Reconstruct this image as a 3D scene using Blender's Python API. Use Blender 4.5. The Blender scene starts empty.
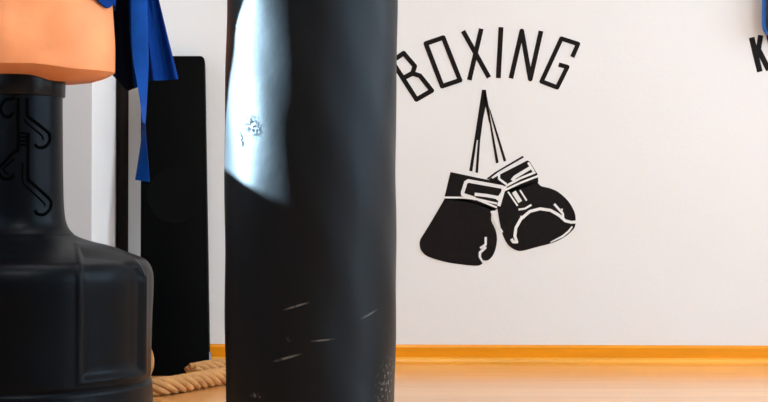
import bpy, bmesh, math, random
from mathutils import Vector, Matrix
random.seed(4)
PI = math.pi
F = 1536.0
D = 4.8
H = 0.5075
ROLL = math.radians(0.17)
scene = bpy.context.scene
COL = scene.collection

def P(px, py, d):
    """point seen at picture position (px, py) at distance d from the camera wall"""
    dx, dy = px - 384.0, 201.0 - py
    c, s = math.cos(ROLL), math.sin(ROLL)
    x, y = dx * c - dy * s, dx * s + dy * c
    return Vector((x * d / F, d, H + y * d / F))

# ------------------------------------------------------------------ materials
def srgb(r, g, b):
    f = lambda c: (c / 255 / 12.92) if c / 255 <= 0.04045 else ((c / 255 + 0.055) / 1.055) ** 2.4
    return (f(r), f(g), f(b), 1.0)

def mat(name, col, rough=0.5, var=0.0, scale=8.0, bump=0.0, bscale=60.0, stretch=(1, 1, 1), coat=0.0, spec=0.5, sheen=0.0, sss=0.0, metal=0.0, ior=None):
    m = bpy.data.materials.new(name); m.use_nodes = True
    nt = m.node_tree; b = nt.nodes['Principled BSDF']
    b.inputs['Roughness'].default_value = rough
    b.inputs['Coat Weight'].default_value = coat
    b.inputs['Coat Roughness'].default_value = 0.12
    b.inputs['Specular IOR Level'].default_value = spec
    b.inputs['Sheen Weight'].default_value = sheen
    if name == 'black_plastic': b.inputs['Specular Tint'].default_value = (.7, .86, 1.0, 1)
    b.inputs['Metallic'].default_value = metal
    if sss:
        b.inputs['Subsurface Weight'].default_value = sss
        b.inputs['Subsurface Radius'].default_value = (0.02, 0.01, 0.006)
    tc = nt.nodes.new('ShaderNodeTexCoord'); mp = nt.nodes.new('ShaderNodeMapping')
    mp.inputs['Scale'].default_value = stretch
    nt.links.new(tc.outputs['Object'], mp.inputs['Vector'])
    n = nt.nodes.new('ShaderNodeTexNoise'); n.inputs['Scale'].default_value = scale; n.inputs['Detail'].default_value = 5
    nt.links.new(mp.outputs['Vector'], n.inputs['Vector'])
    r = nt.nodes.new('ShaderNodeValToRGB')
    r.color_ramp.elements[0].position = 0.3; r.color_ramp.elements[1].position = 0.7
    r.color_ramp.elements[0].color = tuple(max(0, c * (1 - var)) for c in col[:3]) + (1,)
    r.color_ramp.elements[1].color = tuple(min(1, c * (1 + var)) for c in col[:3]) + (1,)
    nt.links.new(n.outputs['Fac'], r.inputs['Fac']); nt.links.new(r.outputs['Color'], b.inputs['Base Color'])
    if bump:
        n2 = nt.nodes.new('ShaderNodeTexNoise'); n2.inputs['Scale'].default_value = bscale; n2.inputs['Detail'].default_value = 4
        nt.links.new(mp.outputs['Vector'], n2.inputs['Vector'])
        bp = nt.nodes.new('ShaderNodeBump'); bp.inputs['Strength'].default_value = bump; bp.inputs['Distance'].default_value = 0.004
        nt.links.new(n2.outputs['Fac'], bp.inputs['Height']); nt.links.new(bp.outputs['Normal'], b.inputs['Normal'])
    return m

M = {}
M['wall'] = mat('wall_paint', srgb(226, 229, 232), 0.75, 0.012, 2.5, 0.10, 90, spec=0.2)
M['ceiling'] = mat('ceiling_paint', srgb(238, 236, 232), 0.9, 0.01)
M['rear'] = mat('rear_wall_paint', srgb(75, 58, 50), 0.9, 0.05)
M['left'] = mat('left_wall_paint', srgb(74, 80, 92), 0.9, 0.03)
M['white_frame'] = mat('white_frame', srgb(235, 235, 235), 0.4, 0.01)
M['vinyl'] = mat('black_vinyl_film', srgb(20, 17, 18), 0.55, 0.25, 60, 0.1, 120, spec=0.12)
M['baseboard'] = mat('orange_wood', srgb(232, 148, 14), 0.32, 0.10, 5, 0.05, 40, stretch=(0.5, 6, 10), spec=0.4)
M['moulding'] = mat('light_wood_moulding', srgb(236, 165, 60), 0.3, 0.12, 5, 0.05, 40, stretch=(0.5, 6, 10))
M['post'] = mat('dark_post', srgb(22, 18, 16), 0.85, 0.2, spec=.1)
M['plastic'] = mat('black_plastic', srgb(7, 10, 15), 0.36, 0.15, 12, 0.06, 160, spec=0.10)
M['collar_plastic'] = mat('collar_plastic', srgb(12, 13, 17), 0.3, 0.15, 12, spec=.15)
M['groove'] = mat('groove_black', srgb(2, 2, 3), 0.8, 0.1, spec=0.02)
M['skin'] = mat('orange_rubber', srgb(240, 158, 108), 0.55, 0.12, 8, 0.5, 9, spec=0.25)
M['blue'] = mat('blue_cotton', srgb(0, 50, 128), 0.8, 0.12, 25, 0.35, 420, spec=0.1)
M['shaded_inside'] = mat('navy_shade', srgb(5, 9, 30), 0.85, 0.2, 25, 0.3, 420, spec=0.1)  # shaded inside of the jacket, its shade put into a darker navy
M['belt'] = mat('blue_webbing', srgb(2, 66, 150), 0.7, 0.10, 40, 0.4, 500, spec=0.12)
M['thread'] = mat('white_thread', srgb(210, 215, 225), 0.7)
M['panel'] = mat('black_board', srgb(1, 2, 3), 0.5, 0.1, spec=0.04)
M['panel_disc'] = mat('black_disc', srgb(4, 5, 6), 0.6, 0.1, spec=0.05)
M['bracket'] = mat('pale_blue_bracket', srgb(120, 140, 170), 0.3, 0.05, metal=0.4)
M['rope'] = mat('manila_rope', srgb(192, 142, 90), 0.85, 0.22, 30, 0.9, 220, stretch=(1, 1, 1), spec=0.15)
M['pad'] = mat('navy_pad', srgb(6, 22, 70), 0.4, 0.15)
M['pad_rim'] = mat('blue_piping', srgb(20, 110, 215), 0.35, 0.05)
M['steel'] = mat('steel', srgb(150, 150, 152), 0.3, 0.05, metal=1.0)
M['occluder'] = mat('cream_occluder', srgb(205, 200, 190), 0.9, 0.04, 10, 0.3, 60)
M['strap'] = mat('black_strap', srgb(18, 18, 20), 0.6, 0.1)

# floor : laminate boards running along the wall
def floor_mat():
    m = bpy.data.materials.new('laminate_floor'); m.use_nodes = True
    nt = m.node_tree; b = nt.nodes['Principled BSDF']; L = nt.links.new
    tc = nt.nodes.new('ShaderNodeTexCoord')
    br = nt.nodes.new('ShaderNodeTexBrick')
    br.inputs['Scale'].default_value = 1.0
    br.inputs['Brick Width'].default_value = 6.0; br.inputs['Row Height'].default_value = 0.19
    br.inputs['Mortar Size'].default_value = 0.0012; br.inputs['Mortar Smooth'].default_value = 0.2
    br.inputs['Color1'].default_value = srgb(226, 162, 92); br.inputs['Color2'].default_value = srgb(234, 174, 108)
    br.inputs['Mortar'].default_value = srgb(170, 105, 50)
    L(tc.outputs['Object'], br.inputs['Vector'])
    mp = nt.nodes.new('ShaderNodeMapping'); mp.inputs['Scale'].default_value = (0.8, 14, 1)
    L(tc.outputs['Object'], mp.inputs['Vector'])
    n = nt.nodes.new('ShaderNodeTexNoise'); n.inputs['Scale'].default_value = 3.0; n.inputs['Detail'].default_value = 7
    L(mp.outputs['Vector'], n.inputs['Vector'])
    r = nt.nodes.new('ShaderNodeValToRGB')
    r.color_ramp.elements[0].position = 0.3; r.color_ramp.elements[0].color = (0.93, 0.90, 0.86, 1)
    r.color_ramp.elements[1].position = 0.7; r.color_ramp.elements[1].color = (1.08, 1.08, 1.08, 1)
    L(n.outputs['Fac'], r.inputs['Fac'])
    mx = nt.nodes.new('ShaderNodeMix'); mx.data_type = 'RGBA'; mx.blend_type = 'MULTIPLY'; mx.inputs[0].default_value = 1
    L(br.outputs['Color'], mx.inputs[6]); L(r.outputs['Color'], mx.inputs[7]); L(mx.outputs[2], b.inputs['Base Color'])
    b.inputs['Roughness'].default_value = 0.38
    b.inputs['Coat Weight'].default_value = 0.9; b.inputs['Coat Roughness'].default_value = 0.17
    return m
M['floor'] = floor_mat()

# heavy bag vinyl, with scuffs placed in (arc length, height) coordinates
def bag_mat(marks):
    m = bpy.data.materials.new('bag_leatherette'); m.use_nodes = True
    nt = m.node_tree; b = nt.nodes['Principled BSDF']; L = nt.links.new
    def math_(op, a, c=None):
        n = nt.nodes.new('ShaderNodeMath'); n.operation = op
        for i, v in enumerate((a, c)):
            if v is None: continue
            if isinstance(v, (int, float)): n.inputs[i].default_value = v
            else: L(v, n.inputs[i])
        return n.outputs[0]
    uv = nt.nodes.new('ShaderNodeUVMap'); uv.uv_map = 'arc'
    nz = nt.nodes.new('ShaderNodeTexNoise'); nz.inputs['Scale'].default_value = 130; nz.inputs['Detail'].default_value = 6
    L(uv.outputs['UV'], nz.inputs['Vector'])
    totals = [None, None]
    for (u, v, ang, lu, lv, amp, thr, kind) in marks:
        mp = nt.nodes.new('ShaderNodeMapping'); mp.vector_type = 'TEXTURE'
        mp.inputs['Location'].default_value = (u, v, 0); mp.inputs['Rotation'].default_value = (0, 0, ang)
        mp.inputs['Scale'].default_value = (lu, lv, 1)
        L(uv.outputs['UV'], mp.inputs['Vector'])
        ln = nt.nodes.new('ShaderNodeVectorMath'); ln.operation = 'LENGTH'; L(mp.outputs['Vector'], ln.inputs[0])
        k = nt.nodes.new('ShaderNodeMapRange'); k.inputs[1].default_value = 1.0; k.inputs[2].default_value = 0.3
        k.inputs[3].default_value = 0; k.inputs[4].default_value = 1; L(ln.outputs['Value'], k.inputs[0])
        g = nt.nodes.new('ShaderNodeMapRange'); g.inputs[1].default_value = thr; g.inputs[2].default_value = thr + 0.1
        L(nz.outputs['Fac'], g.inputs[0])
        v_ = math_('MULTIPLY', math_('MULTIPLY', k.outputs[0], g.outputs[0]), amp)
        totals[kind] = v_ if totals[kind] is None else math_('MAXIMUM', totals[kind], v_)
    total = totals[0]
    n2 = nt.nodes.new('ShaderNodeTexNoise'); n2.inputs['Scale'].default_value = 5; n2.inputs['Detail'].default_value = 5
    L(uv.outputs['UV'], n2.inputs['Vector'])
    r = nt.nodes.new('ShaderNodeValToRGB')
    r.color_ramp.elements[0].color = srgb(11, 12, 14); r.color_ramp.elements[1].color = srgb(19, 20, 23)
    L(n2.outputs['Fac'], r.inputs['Fac'])
    mx = nt.nodes.new('ShaderNodeMix'); mx.data_type = 'RGBA'
    L(total, mx.inputs[0]); L(r.outputs['Color'], mx.inputs[6]); mx.inputs[7].default_value = srgb(150, 148, 145)
    L(mx.outputs[2], b.inputs['Base Color'])
    rr = nt.nodes.new('ShaderNodeMapRange'); rr.inputs[3].default_value = 0.45; rr.inputs[4].default_value = 0.85
    L(math_('MAXIMUM', totals[0], totals[1]), rr.inputs[0]); L(rr.outputs[0], b.inputs['Roughness'])
    b.inputs['Specular Tint'].default_value = (.66, .84, 1.0, 1)
    sp = nt.nodes.new('ShaderNodeMapRange'); sp.inputs[3].default_value = 0.19; sp.inputs[4].default_value = 0.035
    L(totals[1], sp.inputs[0]); L(sp.outputs[0], b.inputs['Specular IOR Level'])
    bp = nt.nodes.new('ShaderNodeBump'); bp.inputs['Strength'].default_value = 0.14; bp.inputs['Distance'].default_value = 0.004
    n3 = nt.nodes.new('ShaderNodeTexNoise'); n3.inputs['Scale'].default_value = 28; n3.inputs['Detail'].default_value = 4
    L(uv.outputs['UV'], n3.inputs['Vector']); L(n3.outputs['Fac'], bp.inputs['Height'])
    L(bp.outputs['Normal'], b.inputs['Normal'])
    return m

# ------------------------------------------------------------------ helpers
def finish(name, bm, m, parent=None, smooth=True, angle=40):
    bmesh.ops.recalc_face_normals(bm, faces=bm.faces)
    me = bpy.data.meshes.new(name)
    bm.to_mesh(me); bm.free()
    if smooth:
        me.polygons.foreach_set('use_smooth', [True] * len(me.polygons))
        try: me.set_sharp_from_angle(angle=math.radians(angle))
        except Exception: pass
    o = bpy.data.objects.new(name, me); me.materials.append(m); COL.objects.link(o)
    if parent is not None:
        q = Vector((0, 0, 0)); a = parent
        while a is not None: q += Vector(a.location); a = a.parent
        o.parent = parent; o.location = -q   # meshes are laid out in room coordinates
    return o

def thing(name, loc, label, cat, group=None):
    o = bpy.data.objects.new(name, None); COL.objects.link(o); o.location = loc
    o.empty_display_size = 0.1
    return tag(o, label, cat, group)

def tag(o, label, cat, group=None):
    o['label'] = label; o['category'] = cat
    if group: o['group'] = group
    return o

def struct(o): o['kind'] = 'structure'; return o

def box(bm, x0, x1, y0, y1, z0, z1, bev=0.0):
    r = bmesh.ops.create_cube(bm, size=1.0)
    vs = r['verts']
    for v in vs:
        v.co = Vector(((x0 + x1) / 2 + v.co.x * (x1 - x0), (y0 + y1) / 2 + v.co.y * (y1 - y0), (z0 + z1) / 2 + v.co.z * (z1 - z0)))
    if bev:
        es = list({e for v in vs for e in v.link_edges})
        bmesh.ops.bevel(bm, geom=es, offset=bev, segments=3, affect='EDGES', profile=0.5)

def tube(bm, pts, rad, n=10, cap=True):
    pts = [Vector(p) for p in pts]
    rads = rad if isinstance(rad, (list, tuple)) else [rad] * len(pts)
    rings = []
    t0 = (pts[1] - pts[0]).normalized()
    up = Vector((0, 0, 1)) if abs(t0.z) < 0.9 else Vector((0, 1, 0))
    nrm = t0.cross(up).normalized()
    for i, p in enumerate(pts):
        t = (pts[min(i + 1, len(pts) - 1)] - pts[max(i - 1, 0)])
        t = t.normalized() if t.length > 1e-9 else t0
        nrm = (nrm - t * nrm.dot(t)).normalized(); bn = t.cross(nrm)
        rings.append([bm.verts.new(p + (nrm * math.cos(2 * PI * k / n) + bn * math.sin(2 * PI * k / n)) * rads[i]) for k in range(n)])
    for a, b in zip(rings, rings[1:]):
        for k in range(n): bm.faces.new((a[k], a[(k + 1) % n], b[(k + 1) % n], b[k]))
    if cap: bm.faces.new(rings[0][::-1]); bm.faces.new(rings[-1])

def loft(bm, rings, closed=True, cap0=True, cap1=True):
    vr = [[bm.verts.new(p) for p in r] for r in rings]
    n = len(vr[0])
    for a, b in zip(vr, vr[1:]):
        for k in range(n if closed else n - 1):
            bm.faces.new((a[k], a[(k + 1) % n], b[(k + 1) % n], b[k]))
    if closed and cap0: bm.faces.new(vr[0][::-1])
    if closed and cap1: bm.faces.new(vr[-1])
    return vr

def interp(x, tab):
    if x <= tab[0][0]: return tab[0][1]
    for (a, va), (b, vb) in zip(tab, tab[1:]):
        if x <= b: return va + (vb - va) * (x - a) / (b - a)
    return tab[-1][1]

def sm(x, a, b):
    t = max(0, min(1, (x - a) / (b - a))); return t * t * (3 - 2 * t)

def catmull(pts, sub=8):
    pts = [Vector(p) for p in pts]; out = []
    for i in range(len(pts) - 1):
        p0, p1, p2, p3 = pts[max(i - 1, 0)], pts[i], pts[i + 1], pts[min(i + 2, len(pts) - 1)]
        for k in range(sub):
            t = k / sub
            out.append(0.5 * ((2 * p1) + (p2 - p0) * t + (2 * p0 - 5 * p1 + 4 * p2 - p3) * t * t + (3 * p1 - p0 - 3 * p2 + p3) * t ** 3))
    out.append(pts[-1]); return out

# ------------------------------------------------------------------ the room
AZ = math.radians(101)
XL, XR, YR, ZC = -1.45, 3.4, -4.0, 2.75
bm = bmesh.new(); box(bm, XL - .15, XR + .15, YR - .15, D + .15, -0.1, 0.0); struct(finish('floor', bm, M['floor'], smooth=False))
bm = bmesh.new(); box(bm, XL - .15, XR + .15, YR - .15, D + .15, ZC, ZC + .1); struct(finish('ceiling', bm, M['ceiling'], smooth=False))
bm = bmesh.new(); box(bm, XL - .15, XR + .15, D, D + .15, 0, ZC); struct(finish('wall_back', bm, M['wall'], smooth=False))
bm = bmesh.new(); box(bm, XL - .15, XR + .15, YR - .15, YR, 0, ZC); struct(finish('wall_rear', bm, M['rear'], smooth=False))
# left wall with one window opening
def holed(name, x0, x1, holes, m):
    bm = bmesh.new(); y = YR
    for (a, b, z0, z1) in holes:
        box(bm, x0, x1, y, a, 0, ZC); box(bm, x0, x1, a, b, 0, z0); box(bm, x0, x1, a, b, z1, ZC); y = b
    box(bm, x0, x1, y, D, 0, ZC)
    struct(finish(name, bm, m, smooth=False))
LW = (2.25, 3.3, 0.72, 1.75)
holed('wall_left', XL - .06, XL, [LW], M['left'])
RW = [(-3.0, -0.6, 0.9, 2.4), (0.3, 2.1, 0.9, 2.4), (2.5, 4.3, 0.9, 2.4)]
holed('wall_right', XR, XR + .15, RW, M['wall'])
def win(name, x0, x1, a, b, z0, z1, bars):
    bm = bmesh.new(); t = 0.045
    box(bm, x0, x1, a, a + t, z0, z1); box(bm, x0, x1, b - t, b, z0, z1); box(bm, x0, x1, a + t, b - t, z1 - t, z1)
    box(bm, x0, x1, a + t, b - t, z0, z0 + t * .2)
    for k in range(1, bars):
        y = a + (b - a) * k / bars; box(bm, x0, x1, y - t / 2, y + t / 2, z0 + t * .2, z1 - t)
    struct(finish(name, bm, M['white_frame'], smooth=False))
win('window_1', XL - .05, XL - .01, *LW, 1)
for i, w in enumerate(RW): win('window_%d' % (i + 2), XR + .05, XR + .10, *w, 2)

# pilaster in the far left corner
PX, PY = -0.828, 4.35
bm = bmesh.new(); box(bm, XL, PX, PY, D, 0, ZC); struct(finish('wall_pilaster', bm, M['wall'], smooth=False))

# skirting along the back wall: tall orange board with a paler quarter round at its foot
def extrude_x(bm, prof, x0, x1):
    loft(bm, [[Vector((x, y, z)) for (y, z) in prof] for x in (x0, x1)])
bm = bmesh.new()
extrude_x(bm, [(D, 0), (D - .014, 0), (D - .014, .052), (D - .009, .0595), (D, .0595)], PX, XR)
bb = struct(finish('baseboard_back', bm, M['baseboard'], smooth=False))
bm = bmesh.new()
prof = [(D - .014, 0)] + [(D - .014 - .016 * math.cos(a), .004 + .017 * math.sin(a)) for a in [i * PI / 16 for i in range(9)]]
prof = [(D - .014, 0), (D - .030, 0)] + prof[1:]
extrude_x(bm, prof, PX + .0, XR); struct(finish('trim_1', bm, M['moulding']))

# ------------------------------------------------------------------ wall lettering (thin vinyl film on the back wall)
TH = 0.0012
def prism(bm, pts, y1=D, th=TH):
    vb = [bm.verts.new((p.x, y1 - th, p.z)) for p in pts]; vt = [bm.verts.new((p.x, y1, p.z)) for p in pts]
    bm.faces.new(vb); bm.faces.new(vt[::-1]); n = len(pts)
    for k in range(n): bm.faces.new((vb[k], vt[k], vt[(k + 1) % n], vb[(k + 1) % n]))
_cnt = [0]
def strokes(bm, pts, w, closed=False, y1=D, th=TH):
    _cnt[0] += 1; th = th + 2e-5 * (_cnt[0] % 7)
    P2 = [Vector(p) for p in pts]
    if closed: P2.append(P2[0])
    ws = w if isinstance(w, (list, tuple)) else [w] * len(P2)
    for i, (a, b) in enumerate(zip(P2, P2[1:])):
        d = (b - a).normalized(); n = Vector((-d.y, d.x))
        q = [a + n * ws[i] / 2, b + n * ws[i + 1] / 2, b - n * ws[i + 1] / 2, a - n * ws[i] / 2]
        prism(bm, [P(v.x, v.y, D) for v in q], y1, th + 4e-6 * i)
    js = P2[1:-1] + ([P2[0]] if closed else [])
    for i, j in enumerate(js):
        r = ws[min(i + 1, len(ws) - 1)] / 2
        prism(bm, [P(j.x + r * math.cos(2 * PI * k / 14), j.y + r * math.sin(2 * PI * k / 14), D) for k in range(14)], y1, th + 4e-6 * (i + 8.5))

word = thing('wall_lettering', P(490, 60, D), 'arched black BOXING lettering on the white wall above the glove picture', 'sign')
W = 4.7
letters = [
    [([(392, 61.2), (403.6, 53.2), (414.8, 66.2), (412.6, 73), (404.2, 77.6)], W, False), ([(392, 61.2), (416.5, 99.5), (431.8, 90.6), (420, 75.8), (412.6, 73.5), (404.2, 77.6)], W, False)],
    [([(425.8, 43.6), (443.2, 37.6), (460, 80.2), (442.2, 86.2)], W, True)],
    [([(463, 31), (489, 77.5)], W, False), ([(481.3, 28.7), (469.3, 80)], W, False)],
    [([(501, 27.2), (498.3, 78)], W + .2, False)],
    [([(510.9, 78.4), (521.8, 31), (530.3, 79), (541, 31)], W, False)],
    [([(572.3, 57), (578, 44), (561.4, 38.6), (541.6, 81.4), (557.2, 87.4), (567.3, 67), (558.8, 64.6)], W - .3, False)],
]
for L_ in letters:
    bm = bmesh.new()
    for (pts, w, c) in L_: strokes(bm, pts, w, c)
    finish('letter', bm, M['vinyl'], word, smooth=False)

word2 = thing('wall_lettering', P(760, 55, D), 'black K beginning a second word at the right edge of the wall', 'sign')
bm = bmesh.new()
strokes(bm, [(751.6, 37.5), (759.8, 71.8)], 5.6); strokes(bm, [(760.6, 35.2), (757.6, 55)], 5.2); strokes(bm, [(757.6, 48), (768.6, 70)], 5.4)
finish('letter', bm, M['vinyl'], word2, smooth=False)
bm = bmesh.new(); strokes(bm, [(769, 34), (776, 68)], 5.6); finish('letter', bm, M['vinyl'], word2, smooth=False)

# glove picture
pic = thing('wall_decal', P(497, 180, D), 'black and white decal of two hanging boxing gloves on the wall', 'decal')
def poly(bm, pts, y1=D, th=TH): prism(bm, [P(x, y, D) for (x, y) in pts], y1, th)
def spoly(pts, sub=5):
    v = [Vector((x, y, 0)) for x, y in pts]
    return [(p.x, p.y) for p in catmull(v, sub)]
# cords
bm = bmesh.new()
poly(bm, [(482, 89.8), (485.8, 89.8), (486.2, 104), (483.2, 118), (480.2, 140), (474.3, 140)])
poly(bm, [(474.3, 140), (476.8, 140), (472.3, 171.5), (469.2, 170.8)]); poly(bm, [(478, 140), (480.2, 140), (478, 173), (475.4, 172.5)])
poly(bm, [(484, 93), (485.8, 90), (489.8, 113), (490.6, 124), (489, 122), (484.2, 100)])
poly(bm, [(488, 113), (490.3, 118), (498.7, 162.5), (496, 163.5)]); poly(bm, [(488.6, 106), (491, 112), (506.2, 160.6), (503.8, 161.8), (492, 121)])
finish('cord', bm, M['vinyl'], pic, smooth=False)
I1 = D - TH            # paper-white inlay lies on the black film
def inlay(parent, shapes):
    for kind, pts, w in shapes:
        bm = bmesh.new()
        strokes(bm, pts, w, False, I1, .0006)
        finish('white_line', bm, M['wall'], parent, smooth=False)
# left glove
bm = bmesh.new()
body = [(444.5, 199), (434, 217), (425.2, 231.6), (420.6, 239), (419.6, 244.5), (421.6, 251), (428.4, 256.8), (445.8, 262), (457.8, 264), (470, 265.4), (478.5, 265.6), (482.8, 263), (482.4, 260.2),
        (487, 260.6), (491.8, 257), (495.4, 249.5), (497, 239), (495.6, 230), (491.2, 220), (492.4, 211), (495, 208)]
poly(bm, spoly(body, 3) + [(478, 200), (464, 199), (444.5, 199)][1:3])
poly(bm, [(450.5, 172), (475, 177.2), (504, 183.2), (505.5, 188), (499.5, 207), (494, 211), (474, 203), (444.2, 199.2), (444.6, 196.5)])
gl = finish('glove', bm, M['vinyl'], pic, smooth=False)
inlay(gl, [('s', [(475.5, 198.8), (462.8, 194.6), (462.6, 192.5), (465.8, 182.4), (468.4, 180.9), (502.2, 187), (503.6, 189), (498.6, 206)], 3.5), ('s', [(443.5, 197.4), (464, 197.6), (476, 199), (497, 207.5)], 1.9),
           ('s', [(474, 198.4), (497, 203.6)], 2.0), ('s', [(474.6, 194.2), (487, 195.6), (500, 198)], 3.2),
           ('s', [(491.5, 211), (494, 218.5), (498.4, 229)], 2.4),
           ('s', [(485.7, 237), (485.6, 244.6), (480.2, 248.2)], 2.3), ('s', [(486, 247), (480, 252.5), (479.8, 256.8), (483.5, 263.5)], [2.6, 2.6, 2.3, 1.4])])
# right glove
bm = bmesh.new()
poly(bm, [(486.5, 178.6), (495, 172.2), (522.6, 155.8), (524, 157.4), (499, 171.6), (488.5, 179.4)])
poly(bm, [(488.5, 179.6), (501.5, 171.6), (526.8, 160.2), (529.6, 161.4), (537.4, 174), (538.4, 182), (507, 193), (504.6, 186)])
body = [(503.8, 191), (499.6, 199.3), (497.4, 206), (498.4, 215), (500, 224), (501.7, 231.8), (504.4, 238.8), (508.9, 245.7), (515.7, 250), (522.6, 250.8), (538.3, 246.6), (552.3, 243), (564.5, 237), (572.6, 230),
        (575.2, 225.6), (575.6, 218), (574, 211), (568, 200.8), (558, 191.8), (549, 188), (541, 186), (537, 181.5)]
poly(bm, spoly(body, 3))
gr = finish('glove', bm, M['vinyl'], pic, smooth=False)
inlay(gr, [('s', [(492, 178), (500, 173.4), (526.8, 159.6)], 1.8), ('s', [(499, 174.5), (499, 178.8), (506.5, 184.4)], 2.2),
           ('s', [(512, 180.6), (515, 177), (530.6, 167.6)], 3.4), ('s', [(506, 186), (520, 178.4), (535.4, 172.2)], 2.2), ('s', [(504, 190.5), (520, 183), (538, 176)], 2.0),
           ('s', [(528.2, 162.5), (533.6, 171.4)], 2.4), ('s', [(505.8, 186.4), (502.6, 192), (497, 200)], 2.6),
           ('s', [(511.4, 238.8), (513, 241.8), (516.8, 242), (514.8, 236), (515.8, 228), (521, 218.8), (529.8, 211.4), (540, 208.8), (550.5, 210.3), (559.2, 215.3), (565.3, 220.8), (571.4, 222.3), (577, 221.8)], 2.9),
           ('s', [(520.2, 217), (524.4, 217.4)], 2.6), ('s', [(554.2, 204), (562.8, 213.6), (563, 218)], 2.3), ('s', [(562, 208.6), (561.4, 213)], 1.6),
           ('s', [(550.5, 242.3), (562.7, 236.2), (568.6, 231.2), (572.2, 226.6)], [1.0, 1.9, 1.9, 1.4]),
           ('s', [(508, 191.8), (517.6, 205.8)], 1.6), ('s', [(513.8, 191.8), (520.2, 202)], 4.4), ('s', [(520, 190.2), (526.6, 200.6)], 1.6), ('s', [(518.5, 209.6), (525, 208.6), (531.4, 204.8)], 2.0),
           ('s', [(500.4, 229), (502.4, 232.4)], 2.0)])

# ------------------------------------------------------------------ heavy punching bag
BX, BY, BR = -0.1285, 2.70, 0.1495
def bag_r(z):
    return interp(z, [(.085, .100), (.095, .128), (.115, .1415), (.15, .1475), (.25, .1492), (.5, .1505), (.75, .1500), (.9, .1492), (1.2, .148), (1.33, .146), (1.36, .138)])
bm = bmesh.new()
zs = [.085, .088, .095, .105, .115, .13, .15] + [.15 + (1.33 - .15) * i / 70 for i in range(1, 71)] + [1.345, 1.36]
NB = 128
rings = []
for z in zs:
    r0 = bag_r(z); ring = []
    for k in range(NB):
        t = 2 * PI * k / NB
        d = 0.0010 * math.sin(3 * t + 9 * z) + 0.0008 * math.sin(5 * t - 14 * z + 1) + .0006 * math.sin(9 * t + 31 * z)
        r = r0 + d * sm(z, .1, .2)
        ring.append(Vector((BX + r * math.cos(t), BY + r * math.sin(t), z)))
    rings.append(ring)
vr = loft(bm, rings)
uvl = bm.loops.layers.uv.new('arc')
for f in bm.faces:
    ang = [math.atan2(l.vert.co.x - BX, -(l.vert.co.y - BY)) for l in f.loops]   # 0 faces the camera
    if len(f.loops) == 4 and max(ang) - min(ang) > PI: ang = [a + 2 * PI if a < 0 else a for a in ang]
    for l, a in zip(f.loops, ang): l[uvl].uv = (a * BR, l.vert.co.z)
def buv(px, py):
    x = (px - 311) / 85.5; a = math.asin(max(-1, min(1, x))); dep = BY - BR * math.cos(a)
    # angle measured about the bag from the direction facing the camera side (-y)
    return a * BR + 0.047 * BR, H + (201 - py) / F * dep
marks = []
for (x, y, ang, lu, lv, amp, thr) in [(297, 306.5, .30, .026, .0022, .38, .34), (323, 340.5, .08, .024, .0018, .38, .34), (289, 358, .28, .028, .0026, .38, .34), (368, 314.5, .35, .024, .0022, .38, .34),
                                      (291, 339, .1, .006, .006, .15, .4), (256, 127, -.5, .036, .024, .85, .44), (244, 141, -1.2, .026, .007, .8, .42), (246, 120, -.6, .02, .01, .7, .55),
                                      (389, 384, 1.2, .06, .05, .55, .53), (260, 396, .0, .02, .006, .3, .5)]:
    u, v = buv(x, y); marks.append((u, v, ang, lu, lv, amp, thr, 1 if 236 < x < 262 and y < 200 else 0))
bag = thing('punching_bag', (BX, BY, .085), 'large black cylindrical punching bag hanging in the foreground', 'punching bag')
finish('bag_body', bm, bag_mat(marks), bag, angle=60)
# top straps, ring and chain up to the ceiling
bm = bmesh.new()
for k in range(4):
    a = PI / 4 + k * PI / 2; c, s = math.cos(a), math.sin(a)
    tube(bm, [(BX + .141 * c, BY + .141 * s, 1.33), (BX + .135 * c, BY + .135 * s, 1.40), (BX + .01 * c, BY + .01 * s, 1.72)], .009, 8)
finish('strap', bm, M['strap'], bag)
bm = bmesh.new()
z = 1.70; k = 0
while z < ZC - .06:
    a = Vector((1, 0, 0)) if k % 2 else Vector((0, 1, 0))
    loop = [Vector((BX, BY, z + .028)) + a * (.013 * math.cos(t)) + Vector((0, 0, .028 * math.sin(t))) for t in [2 * PI * j / 16 for j in range(17)]]
    tube(bm, loop, .004, 6, cap=False); z += .046; k += 1
finish('chain', bm, M['steel'], bag)
bm = bmesh.new(); tube(bm, [(BX, BY, z - .03), (BX, BY, ZC - .012)], .007, 10); tube(bm, [(BX, BY, ZC - .012), (BX, BY, ZC)], .05, 24)
finish('ceiling_mount', bm, M['steel'], bag)

# ------------------------------------------------------------------ training dummy
S = 439.0; DY = 3.5; DX = (19.2 - 384) / F * DY
def zz(py): return H + (201 - py) / F * DY
dummy = thing('training_dummy', (DX, DY, 0), 'orange torso training dummy on a black plastic base at the left edge', 'training dummy')
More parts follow.
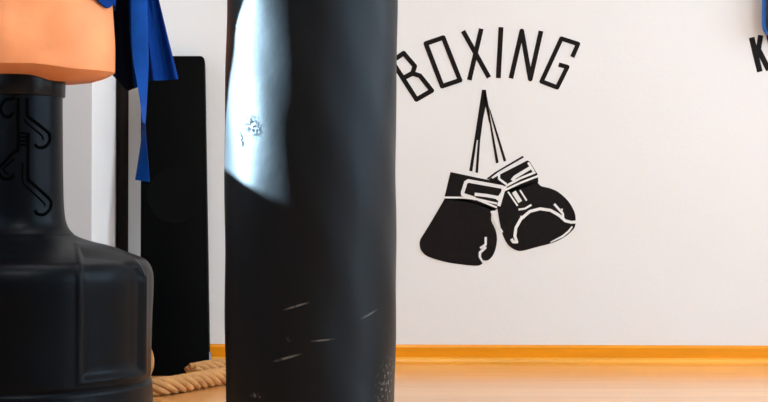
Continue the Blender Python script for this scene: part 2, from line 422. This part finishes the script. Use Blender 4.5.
# water base : profile (silhouette pixel x, pixel y)
prof = [(150, 424), (153, 421), (154.5, 405), (154.0, 388), (153.6, 384), (152.4, 381.5), (150.8, 380.4), (151.6, 378), (152.4, 374), (152.8, 350), (153.6, 320), (154.6, 295), (154.8, 280), (153.6, 272), (150.8, 265.5), (146, 260.5), (138, 257),
        (128, 253.4), (112, 248.4), (96, 243.8), (84, 240), (76, 236.5), (71, 232.5), (67.5, 227), (65.4, 220), (64.2, 210), (63.6, 200)]
pr = catmull([Vector((x, y, 0)) for x, y in prof], 9)
NT = 480
def ytop(x): return interp(x, [(74, 245), (90, 246.5), (104, 248.5), (118, 252.5), (128, 258), (135, 265), (140, 276)])
bm = bmesh.new(); rings = []
for i, p in enumerate(pr):
    r0 = (p.x - 20) / S * (.988 if p.y > 235 else 1); z = zz(p.y)
    ring = []
    for k in range(NT):
        t = 2 * PI * k / NT
        th = math.atan2(math.cos(t), -math.sin(t)) - math.radians(13.3)
        x = 20 + abs(r0 * math.sin(th)) * S
        d = min(x - 75, 141.5 - x, (p.y - ytop(x)) * .8, 371.5 - p.y)      # millimetric distance inside the recessed panel
        q = sm(d, 1.5, 6.5); bead = math.exp(-((d) / 2.0) ** 2) * .0032
        q *= 1 + .3 * sm(d, 6, 14)
        dr = -.0075 * q + bead; fl = 1 - sm(p.y, 252, 268)
        ring.append(Vector((DX + (r0 + dr * (1 - .7 * fl)) * math.cos(t), DY + (r0 + dr * (1 - .7 * fl)) * math.sin(t), max(0, z + dr * fl * .9) if i else 0)))
    rings.append(ring)
loft(bm, rings)
for v in bm.verts:
    if v.co.z < .004: v.co.z = 0
finish('base', bm, M['plastic'], dummy, angle=50)
# column
bm = bmesh.new(); rings = []
for (px, py) in [(63.6, 201), (62.9, 170), (62.4, 130), (62.2, 99), (62.2, 70)]:
    rings.append([Vector((DX + (px - 20) / S * math.cos(2 * PI * k / 96), DY + (px - 20) / S * math.sin(2 * PI * k / 96), zz(py))) for k in range(96)])
loft(bm, rings); finish('column', bm, M['plastic'], dummy)
bm = bmesh.new(); rings = []
for (px, py) in [(62.2, 98.4), (64.2, 98.2), (65.0, 97), (65.2, 84), (65.2, 72), (64, 71), (60, 71)]:
    rings.append([Vector((DX + (px - 20) / S * math.cos(2 * PI * k / 96), DY + (px - 20) / S * math.sin(2 * PI * k / 96), zz(py))) for k in range(96)])
loft(bm, rings); finish('collar', bm, M['collar_plastic'], dummy)
# stepped height slot on the column
def on_col(px, py, off=0.0):
    r = interp(py, [(95, .0966), (170, .0977), (200, .0995), (210, .1008), (218, .1035)]) + off; k = (px - 384) / F
    # ray (k*y, y) meets the circle around (DX, DY)
    A = 1 + k * k; B = -2 * (k * DX + DY); C = DX * DX + DY * DY - r * r
    y = (-B - math.sqrt(max(0, B * B - 4 * A * C))) / (2 * A)
    return Vector((k * y, y, H + (201 - py) / F * y))
def slot(lines, rad, m, name):
    bm = bmesh.new()
    for ln in lines:
        c = catmull([Vector((x, y, 0)) for x, y in ln], 6)
        tube(bm, [on_col(p.x, p.y) for p in c], rad, 8)
    return finish(name, bm, m, dummy)
slot([[(27, 99), (27, 108), (27.3, 115.5), (30, 119), (47, 132.5), (49.5, 137), (49, 143), (44.5, 148), (38.5, 148.6), (35, 145.5)],
      [(18, 99), (18, 120), (18, 149), (14, 153), (1, 166.5), (-1.5, 171), (0, 176), (5, 180), (11, 179), (13.5, 175)],
      [(28, 134), (28, 160), (28, 179), (31, 183), (48.5, 199), (51, 205), (49.5, 211), (44, 215.5), (38, 215), (35, 211.5)],
      [(15, 99), (5, 101), (1, 106), (.5, 112), (4.5, 117.5), (10, 117), (13, 113)]], .0036, M['groove'], 'height_slot')
slot([[(22.5, 164), (22.5, 176), (23, 183), (27, 188), (43, 203), (45, 207)], [(24, 120), (28, 125), (41, 136), (43, 141)], [(19, 134), (27, 134)], [(19, 138), (27, 138)], [(19, 142), (27, 142)], [(19, 146), (27, 146)], [(14, 160), (5, 168), (4, 172), (8, 175)]], .002, M['groove'], 'slot_step')
# torso
bm = bmesh.new(); rings = []; NTT = 128
secs = [('u', 0.06, 0.04, 78, 78), ('u', .105, .06, 79.4, 83), ('u', .138, .082, 80, 84.2), ('u', .165, .105, 78.4, 82.8), ('u', .188, .125, 75.4, 79.8), ('u', .2045, .142, 72.4, 76.6), ('u', .2152, .1520, 69.8, 73.6), ('u', .2164, .1528, 67.0, 70.0)]
for (_, rx, ry, pf, ps) in secs:
    ring = []
    for k in range(NTT):
        t = 2 * PI * k / NTT; c, s = math.cos(t), math.sin(t)
        w = sm(abs(c), .25, .75); 
        ring.append(Vector((DX + rx * c, DY + ry * s, zz(pf + (ps - pf) * w))))
    rings.append(ring)
for (z, rx, ry, fr) in [(zz(60), .2165, .153, 0), (zz(50), .2165, .155, 0), (zz(40), .2155, .156, .002), (zz(25), .2130, .155, .002), (zz(8), .2105, .153, .002), (.98, .2080, .150, 0), (1.06, .196, .142, 0), (1.16, .20, .14, 0), (1.27, .215, .142, 0), (1.36, .225, .135, 0),
                        (1.42, .215, .115, 0), (1.46, .15, .09, 0), (1.49, .08, .07, 0), (1.53, .062, .062, 0), (1.58, .063, .068, 0), (1.62, .078, .088, 0), (1.68, .083, .1, 0), (1.75, .082, .1, 0), (1.80, .06, .078, 0), (1.825, .02, .03, 0)]:
    ring = []
    for k in range(NTT):
        t = 2 * PI * k / NTT; c, s = math.cos(t), math.sin(t)
        # soft abdominal relief facing the room
        bump = 0.0
        if z < 1.1 and s < 0:
            bump = .006 * math.exp(-((c - .0) / .12) ** 2) - .004 * math.exp(-((c - .42) / .14) ** 2) + .0025 * math.sin(c * 9 + z * 30)
        ring.append(Vector((DX + rx * c, DY + (ry + bump) * s, z)))
    rings.append(ring)
loft(bm, rings); finish('torso', bm, M['skin'], dummy, angle=33)

# ------------------------------------------------------------------ blue jacket worn by the dummy
jk = thing('jacket', (DX, DY, 1.0), 'open blue martial arts jacket hanging off the orange dummy', 'jacket')
bm = bmesh.new(); NJ = 96; rows = 14
hem = [(60, -16), (93, -15), (101, -1), (109, 8.5), (112, 11.0), (115, 11.4), (117, 6)]
for side in (1,):
    outer, inner = [], []
    for off, store in ((0.012, outer), (0.008, inner)):
        for i in range(rows + 1):
            u = i / rows; ring = []
            for k in range(NJ):
                t = 2 * PI * k / NJ; c, s = math.cos(t), math.sin(t)
                px = 20 + .222 * c * S
                hp = interp(px, hem) if (s < .2 and c > 0) else -16
                z0 = zz(hp); z = z0 + (1.43 - z0) * u
                rx = interp(z, [(.9, .2125), (.98, .210), (1.06, .202), (1.16, .205), (1.27, .219), (1.36, .229), (1.42, .219), (1.45, .16)]) + off
                ry = interp(z, [(.9, .160), (.98, .157), (1.06, .15), (1.27, .150), (1.36, .141), (1.42, .121), (1.45, .1)]) + off + .003 * math.sin(7 * t)
                if z < 1.0: rx -= .006
                ring.append(Vector((DX + rx * c, DY + ry * s, z)))
            store.append(ring)
    loft(bm, [inner[0]] + outer + inner[::-1][:-1] + [inner[0]], cap0=False, cap1=False)
bmesh.ops.remove_doubles(bm, verts=bm.verts, dist=1e-6)
finish('jacket_body', bm, M['blue'], jk)

def sheet(name, m, xl, xr, hem, top, depth, thick, parent, nx=40, ny=50):
    """cloth: columns between the side curves xl(py), xr(py); hem(x) gives the lower edge; depth(u, py) the folds"""
    bm = bmesh.new(); fr, bk = [], []
    for j in range(ny + 1):
        v = j / ny; r1, r2 = [], []
        for i in range(nx + 1):
            u = i / nx
            xb = xl(80) + (xr(80) - xl(80)) * u
            py = top + (hem(xb) - top) * v
            x = xl(py) + (xr(py) - xl(py)) * u
            d = depth(u, py)
            r1.append(P(x, py, d)); r2.append(P(x, py, d) + Vector((0, thick, 0)))
        fr.append(r1); bk.append(r2)
    rings = [a + b[::-1] for a, b in zip(fr, bk)]
    loft(bm, rings)
    return finish(name, bm, m, parent, angle=70)
cl = lambda x, a, b: max(a, min(b, x))
sheet('jacket_flap', M['blue'],
      lambda y: interp(y, [(-170, 108), (0, 128.5), (40, 130), (90, 134)]),
      lambda y: interp(y, [(-170, 122), (-60, 146), (0, 158.8), (40, 168.6), (79, 178.4), (92, 180)]),
      lambda x: interp(x, [(130, 88.5), (137, 87), (146, 81.5), (150, 80.2), (160, 80.6), (170, 79.6), (179, 79.0)]), -170,
      lambda u, y: 3.597 - .038 * math.exp(-((u - (.52 - .0006 * y)) / .11) ** 2) - .012 * math.exp(-((u - (.93 + .0004 * y)) / .12) ** 2) + .006 * math.sin(u * 23 + y * .03) + .0001 * y, .003, jk)
sheet('shaded_inside', M['shaded_inside'],  # dark sheet beside the torso, carries the jacket's shade in its colour
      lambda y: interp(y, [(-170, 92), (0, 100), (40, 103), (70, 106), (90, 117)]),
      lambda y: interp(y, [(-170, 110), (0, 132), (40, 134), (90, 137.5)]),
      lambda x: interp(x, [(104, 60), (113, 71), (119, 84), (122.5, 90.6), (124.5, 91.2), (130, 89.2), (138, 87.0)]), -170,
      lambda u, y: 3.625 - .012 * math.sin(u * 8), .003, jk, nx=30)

# belt hanging down in front of the flap, with one twist
belt = thing('belt', P(141, -60, 3.53), 'bright blue fabric belt hanging down twisted from the jacket', 'belt')
bm = bmesh.new(); rows_ = [(-70, 129, 145), (-40, 130, 146), (0, 130.8, 147), (40, 131.6, 148), (60, 133, 148.6), (80, 136.6, 147.8), (100, 139.8, 146.8), (115, 141.6, 146), (124, 142.4, 145.4), (135, 141.6, 145.8), (145, 140.4, 146.6), (165, 137.4, 148.2), (181, 135, 149.6)]
cen = catmull([Vector(((a + b) / 2, y, (b - a) / 2)) for y, a, b in rows_], 6)
rings = []
for p in cen:
    w0 = 8.7; off = math.sqrt(max(0, w0 ** 2 - min(p.z, w0) ** 2)) / S * (-1 if p.y < 124 else 1)
    d = 3.535 - .006 * sm(p.y, 60, 120)
    ring = []
    n = 8
    front = []; back = []
    for i in range(n + 1):
        u = -1 + 2 * i / n
        q = P(p.x + p.z * u, p.y + (1.0 * u if p.y > 175 else 0), d - off * u - .0035 * (1 - u * u))
        front.append(q); back.append(q + Vector((0, .0032, 0)))
    rings.append(front + back[::-1])
loft(bm, rings); finish('strap', bm, M['belt'], belt, angle=60)
bm = bmesh.new()
tube(bm, [P(147.2, 161, 3.527), P(147.9, 168, 3.526), P(148.2, 173, 3.525)], .0007, 6); tube(bm, [P(146.9, 173.2, 3.523), P(148.6, 173.2, 3.522)], .0014, 6)
finish('stitching', bm, M['thread'], belt)

# ------------------------------------------------------------------ black panel leaning on the wall
pn = thing('leaning_panel', (-.602, 4.44, 0), 'tall narrow black panel with rounded corners leaning against the wall', 'panel')
BL, BRt, TL, TR = Vector((-.703, 4.435, 0)), Vector((-.5025, 4.435, 0)), P(141, 55.5, 4.755), P(204.3, 55.5, 4.755)
nrm = (BRt - BL).cross(TL - BL).normalized()
if nrm.y < 0: nrm = -nrm
def pt(s, t): return (BL * (1 - s) + BRt * s) * (1 - t) + (TL * (1 - s) + TR * s) * t
bm = bmesh.new(); out = []
for (cs, ct, a0) in ((1, 0, -PI / 2), (1, 1, 0), (0, 1, PI / 2), (0, 0, PI)):
    rs, rt = (.07, .0145) if ct else (.01, .002)
    for k in range(9):
        a = a0 + k * PI / 16
        out.append(((rs if cs == 0 else 1 - rs) + rs * math.cos(a), (rt if ct == 0 else 1 - rt) + rt * math.sin(a)))
TP = .034
rr = []
for (e, w) in ((.004, 0.0), (.0012, .0012), (0, .004), (0, TP - .004), (.004, TP)):
    rr.append([pt(.5 + (s - .5) * (1 - e / .1), .5 + (t - .5) * (1 - e / .5)) + nrm * w for s, t in out])
loft(bm, rr)
for v in bm.verts: v.co.z = max(0.0, v.co.z); v.co.y = min(v.co.y, D)
finish('board', bm, M['panel'], pn, angle=50)
bm = bmesh.new()
c = pt(.54, .545); ex = (pt(.6, .545) - pt(.5, .545)).normalized(); ey = (pt(.5, .6) - pt(.5, .5)).normalized()
loft(bm, [[c + ex * r * math.cos(2 * PI * k / 48) + ey * r * math.sin(2 * PI * k / 48) - nrm * h_ for k in range(48)] for r, h_ in ((.088, -.001), (.088, .0006), (.087, .0015), (.07, .0017), (.06, .0017))])
finish('disc', bm, M['panel_disc'], pn)
bm = bmesh.new()
loft(bm, [[p_ + Vector((0, y_, 0)) for p_ in [pt(1.0, .018), pt(1.035, .02), pt(1.03, .045), pt(1.012, .07), pt(1.0, .07)]] for y_ in (0, .02)])
finish('bracket', bm, M['bracket'], pn, smooth=False)

# dark post in the corner beside the pilaster
bm = bmesh.new()
loft(bm, [[Vector((-.8085 + r * math.cos(2 * PI * k / 32), 4.745 + r * math.sin(2 * PI * k / 32), z)) for k in range(32)] for r, z in ((.0185, 0), (.0185, 1.9), (.0175, 1.93), (.013, 1.945), (.005, 1.95))])
tag(finish('post', bm, M['post']), 'dark upright post in the corner between the white pilaster and the black panel', 'post')

# ------------------------------------------------------------------ thick twisted rope on the floor
R0 = .0245
path = [P(118, 372, 4.2), (P(138, 378, 4.17)), P(150, 385, 4.12)]
def g(px, py_bottom, lift=0.0):      # point on the floor where its underside is seen
    d = (H) * F / (py_bottom - 201); v = P(px, py_bottom, d); v.z = R0 + lift; v.y += .0; return v
path = [g(60, 394), g(110, 397), g(152, 397), g(180, 393.5), g(203, 389), g(228, 384.5), g(262, 380), g(300, 379), g(330, 375), g(330, 370), g(300, 370), g(262, 376), g(236, 378, .004), g(222, 379, .008), g(206, 381, .008), g(191, 383.5, .006)]
def rope_mesh(path, R, pitch, name, parent=None):
    c = catmull(path, 14)
    # resample evenly
    L = [0]
    for a, b in zip(c, c[1:]): L.append(L[-1] + (b - a).length)
    n = int(L[-1] / .0055); pts = []; j = 0
    for i in range(n + 1):
        s = L[-1] * i / n
        while j < len(L) - 2 and L[j + 1] < s: j += 1
        t = (s - L[j]) / max(1e-9, L[j + 1] - L[j]); pts.append(c[j].lerp(c[j + 1], t))
    bm = bmesh.new()
    tube(bm, pts, R * .72, 10)
    for q in range(6):
        sp = []; up = Vector((0, 0, 1))
        for i, p in enumerate(pts):
            t = (pts[min(i + 1, n)] - pts[max(i - 1, 0)]).normalized()
            a = t.cross(up).normalized(); b = a.cross(t)
            ph = 2 * PI * (q / 6) - 2 * PI * (i * L[-1] / n) / pitch
            sp.append(p + (a * math.cos(ph) + b * math.sin(ph)) * R * .66)
        tube(bm, sp, R * .35, 8)
    for v in bm.verts: v.co.z = max(0.0005, v.co.z)
    return finish(name, bm, M['rope'], parent, angle=80)
rp = rope_mesh(path, R0, .20, 'rope')
tag(rp, 'thick twisted beige rope lying on the wooden floor between the dummy base and the bag', 'rope')
rp2 = rope_mesh([P(122, 362, 4.05), P(136, 352, 4.05), P(144.5, 350, 4.06), P(147.5, 357, 4.07), P(147, 368, 4.08), P(142, 378, 4.09), P(132, 383, 4.10), P(118, 383, 4.11)], .017, .13, 'rope')
tag(rp2, 'short beige rope loop peeking out right behind the black dummy base', 'rope')

# ------------------------------------------------------------------ blue pad hanging at the right edge
pd = thing('strike_pad', (1.29, 4.72, 1.0), 'dark blue padded shield with bright blue piping hanging at the top right corner', 'pad')
x0 = P(762.6, 20, 4.785).x; z0 = P(766, 36.5, 4.76).z
def rrect(x0, x1, z0, z1, r, n=8):
    o = []
    for cx, cz, a0 in ((x1 - r, z0 + r, -PI / 2), (x1 - r, z1 - r, 0), (x0 + r, z1 - r, PI / 2), (x0 + r, z0 + r, PI)):
        for k in range(n + 1):
            a = a0 + k * PI / 2 / n; o.append((cx + r * math.cos(a), cz + r * math.sin(a)))
    return o
bm = bmesh.new()
loft(bm, [[Vector((x, y, z)) for x, z in rrect(x0 + e, x0 + .3 - e, z0 + e, z0 + .5 - e, .035 - e * .5)] for e, y in ((.02, 4.735), (.008, 4.74), (0.002, 4.75), (0.002, 4.785), (.008, 4.795), (.012, 4.80))])
finish('padding', bm, M['pad'], pd)
bm = bmesh.new()
for yy in (4.765,):
    o = [Vector((x, yy, z)) for x, z in rrect(x0 + .003, x0 + .297, z0 + .003, z0 + .497, .034)]
    tube(bm, o + [o[0]], .010, 8, cap=False)
finish('piping', bm, M['pad_rim'], pd)
bm = bmesh.new(); tube(bm, [(x0 + .12, 4.73, z0 + .49), (x0 + .13, 4.74, z0 + .6), (x0 + .15, 4.75, z0 + .64), (x0 + .17, 4.74, z0 + .6), (x0 + .18, 4.73, z0 + .49)], .006, 8)
finish('strap', bm, M['strap'], pd)
bm = bmesh.new(); tube(bm, [(x0 + .15, D, z0 + .628), (x0 + .15, 4.72, z0 + .632)], .008, 10); tube(bm, [(x0 + .15, 4.72, z0 + .632), (x0 + .15, 4.712, z0 + .655)], .01, 10)
tag(finish('wall_hook', bm, M['steel']), 'steel wall hook above the picture holding the dark blue shield', 'hook')

# unseen blocker added outside the left window, top edge shaped to cut the sunlight
_t = math.tan(math.radians(14)) / math.cos(0)
def outside(px, py, nx, plane=-1.75):     # where the ray through a point of the bag's outline of light meets the added blocker
    x = BX + BR * nx; y = BY - BR * math.sqrt(1 - nx * nx); z = H + (201 - py) / F * y
    d = (x - plane) / math.sin(AZ)
    return y - d * math.cos(AZ), z + d * _t
cut_top = [outside(px, py, nx) for px, py, nx in [(226 + 62 * q, 168.5 + 35 * q, -.996 + .72 * q) for q in [k / 12 for k in range(13)]]]
cut_top = sorted(cut_top); a0, a1 = cut_top[0], cut_top[-1]
cut_top = [(1.6, a0[1])] + cut_top + [(a1[0] + .05, a1[1] + .03), (3.9, a1[1] + .05)]
bm = bmesh.new()
loft(bm, [[Vector((x, 1.6, 0)), Vector((x, 3.9, 0))] + [Vector((x, y_, z_)) for y_, z_ in cut_top[::-1]] for x in (-1.80, -1.75)])
struct(finish('sun_blocker', bm, M['wall'], smooth=False))

# ------------------------------------------------------------------ curtain at the left window, unseen, added to shape the sunlight edge on the bag
edge = [outside(px, py, (px - 311.5) / 85.6, XL + .035) for px, py in ((226.2, 158), (227.5, 130), (230, 105), (234, 75), (238.5, 50), (244, 25), (250.5, 0), (262, -30))]
edge = [(z_, y_) for y_, z_ in edge]; edge = [(.5, edge[0][1] + .02)] + edge + [(1.85, edge[-1][1] - .08)]
bm = bmesh.new(); fr = []
for j in range(60):
    z = 1.85 - (1.85 - .62) * j / 59
    y0 = interp(z, edge)
    row = []
    for i in range(31):
        u = i / 30
        row.append(Vector((XL + .035 + .014 * math.sin(u * 40), y0 + (3.45 - y0) * u + .002 * math.sin(z * 70), z)))
    fr.append(row)
loft(bm, [a + [p + Vector((.003, 0, 0)) for p in a[::-1]] for a in fr])
bm2 = bm
tag(finish('occluder', bm2, M['occluder']), 'cream curtain added unseen at the left window to shape the sun', 'occluder')

# ------------------------------------------------------------------ light
def sun():
    l = bpy.data.lights.new('sun', 'SUN'); l.energy = 62.0; l.angle = math.radians(.5); l.color = (.62, .86, 1.0)
    o = bpy.data.objects.new('sun', l); COL.objects.link(o)
    az = AZ; e = math.radians(14)
    to = Vector((-math.sin(az) * math.cos(e), -math.cos(az) * math.cos(e), math.sin(e)))
    o.rotation_euler = (-to).to_track_quat('-Z', 'Y').to_euler(); o.location = to * 5
sun()
def area(name, loc, direction, sx, sy, power, col):
    l = bpy.data.lights.new(name, 'AREA'); l.shape = 'RECTANGLE'; l.size = sx; l.size_y = sy; l.energy = power; l.color = col
    o = bpy.data.objects.new(name, l); COL.objects.link(o); o.location = loc
    o.rotation_euler = Vector(direction).to_track_quat('-Z', 'Z').to_euler(); return o
for i, (a, b, z0_, z1_) in enumerate(RW):
    area('window_daylight', (XR + .14, (a + b) / 2, (z0_ + z1_) / 2), (-1, 0, -.12), b - a - .05, z1_ - z0_ - .05, (38, 36, 38)[i], (.80, .92, 1.0))
area('ceiling_fill', (-.2, 1.0, ZC - .03), (0, 0, -1), 1.2, .6, 36, (1.0, .94, .86))  # both ceiling fills are added to even out the wall and dummy front
area('ceiling_fill', (-.2, 3.1, ZC - .03), (0, 0, -1), 1.2, .6, 12, (1.0, .94, .86))
w = bpy.data.worlds.new('sky'); scene.world = w; w.use_nodes = True
bg = w.node_tree.nodes['Background']; bg.inputs['Color'].default_value = (.62, .80, 1.0, 1); bg.inputs['Strength'].default_value = 2.5

# ------------------------------------------------------------------ camera
cd = bpy.data.cameras.new('camera'); cam = bpy.data.objects.new('camera', cd); COL.objects.link(cam)
cd.sensor_width = 36; cd.lens = 36 * F / 768; cd.clip_start = .05
cam.location = (0, 0, H)
cam.rotation_euler = (Matrix.Rotation(PI / 2, 4, 'X') @ Matrix.Rotation(ROLL, 4, 'Z')).to_euler()
scene.camera = cam
scene.view_settings.view_transform = 'Standard'; scene.view_settings.look = 'None'
scene.view_settings.gamma = 1; scene.view_settings.use_curve_mapping = False
scene.view_settings.exposure = 0.46
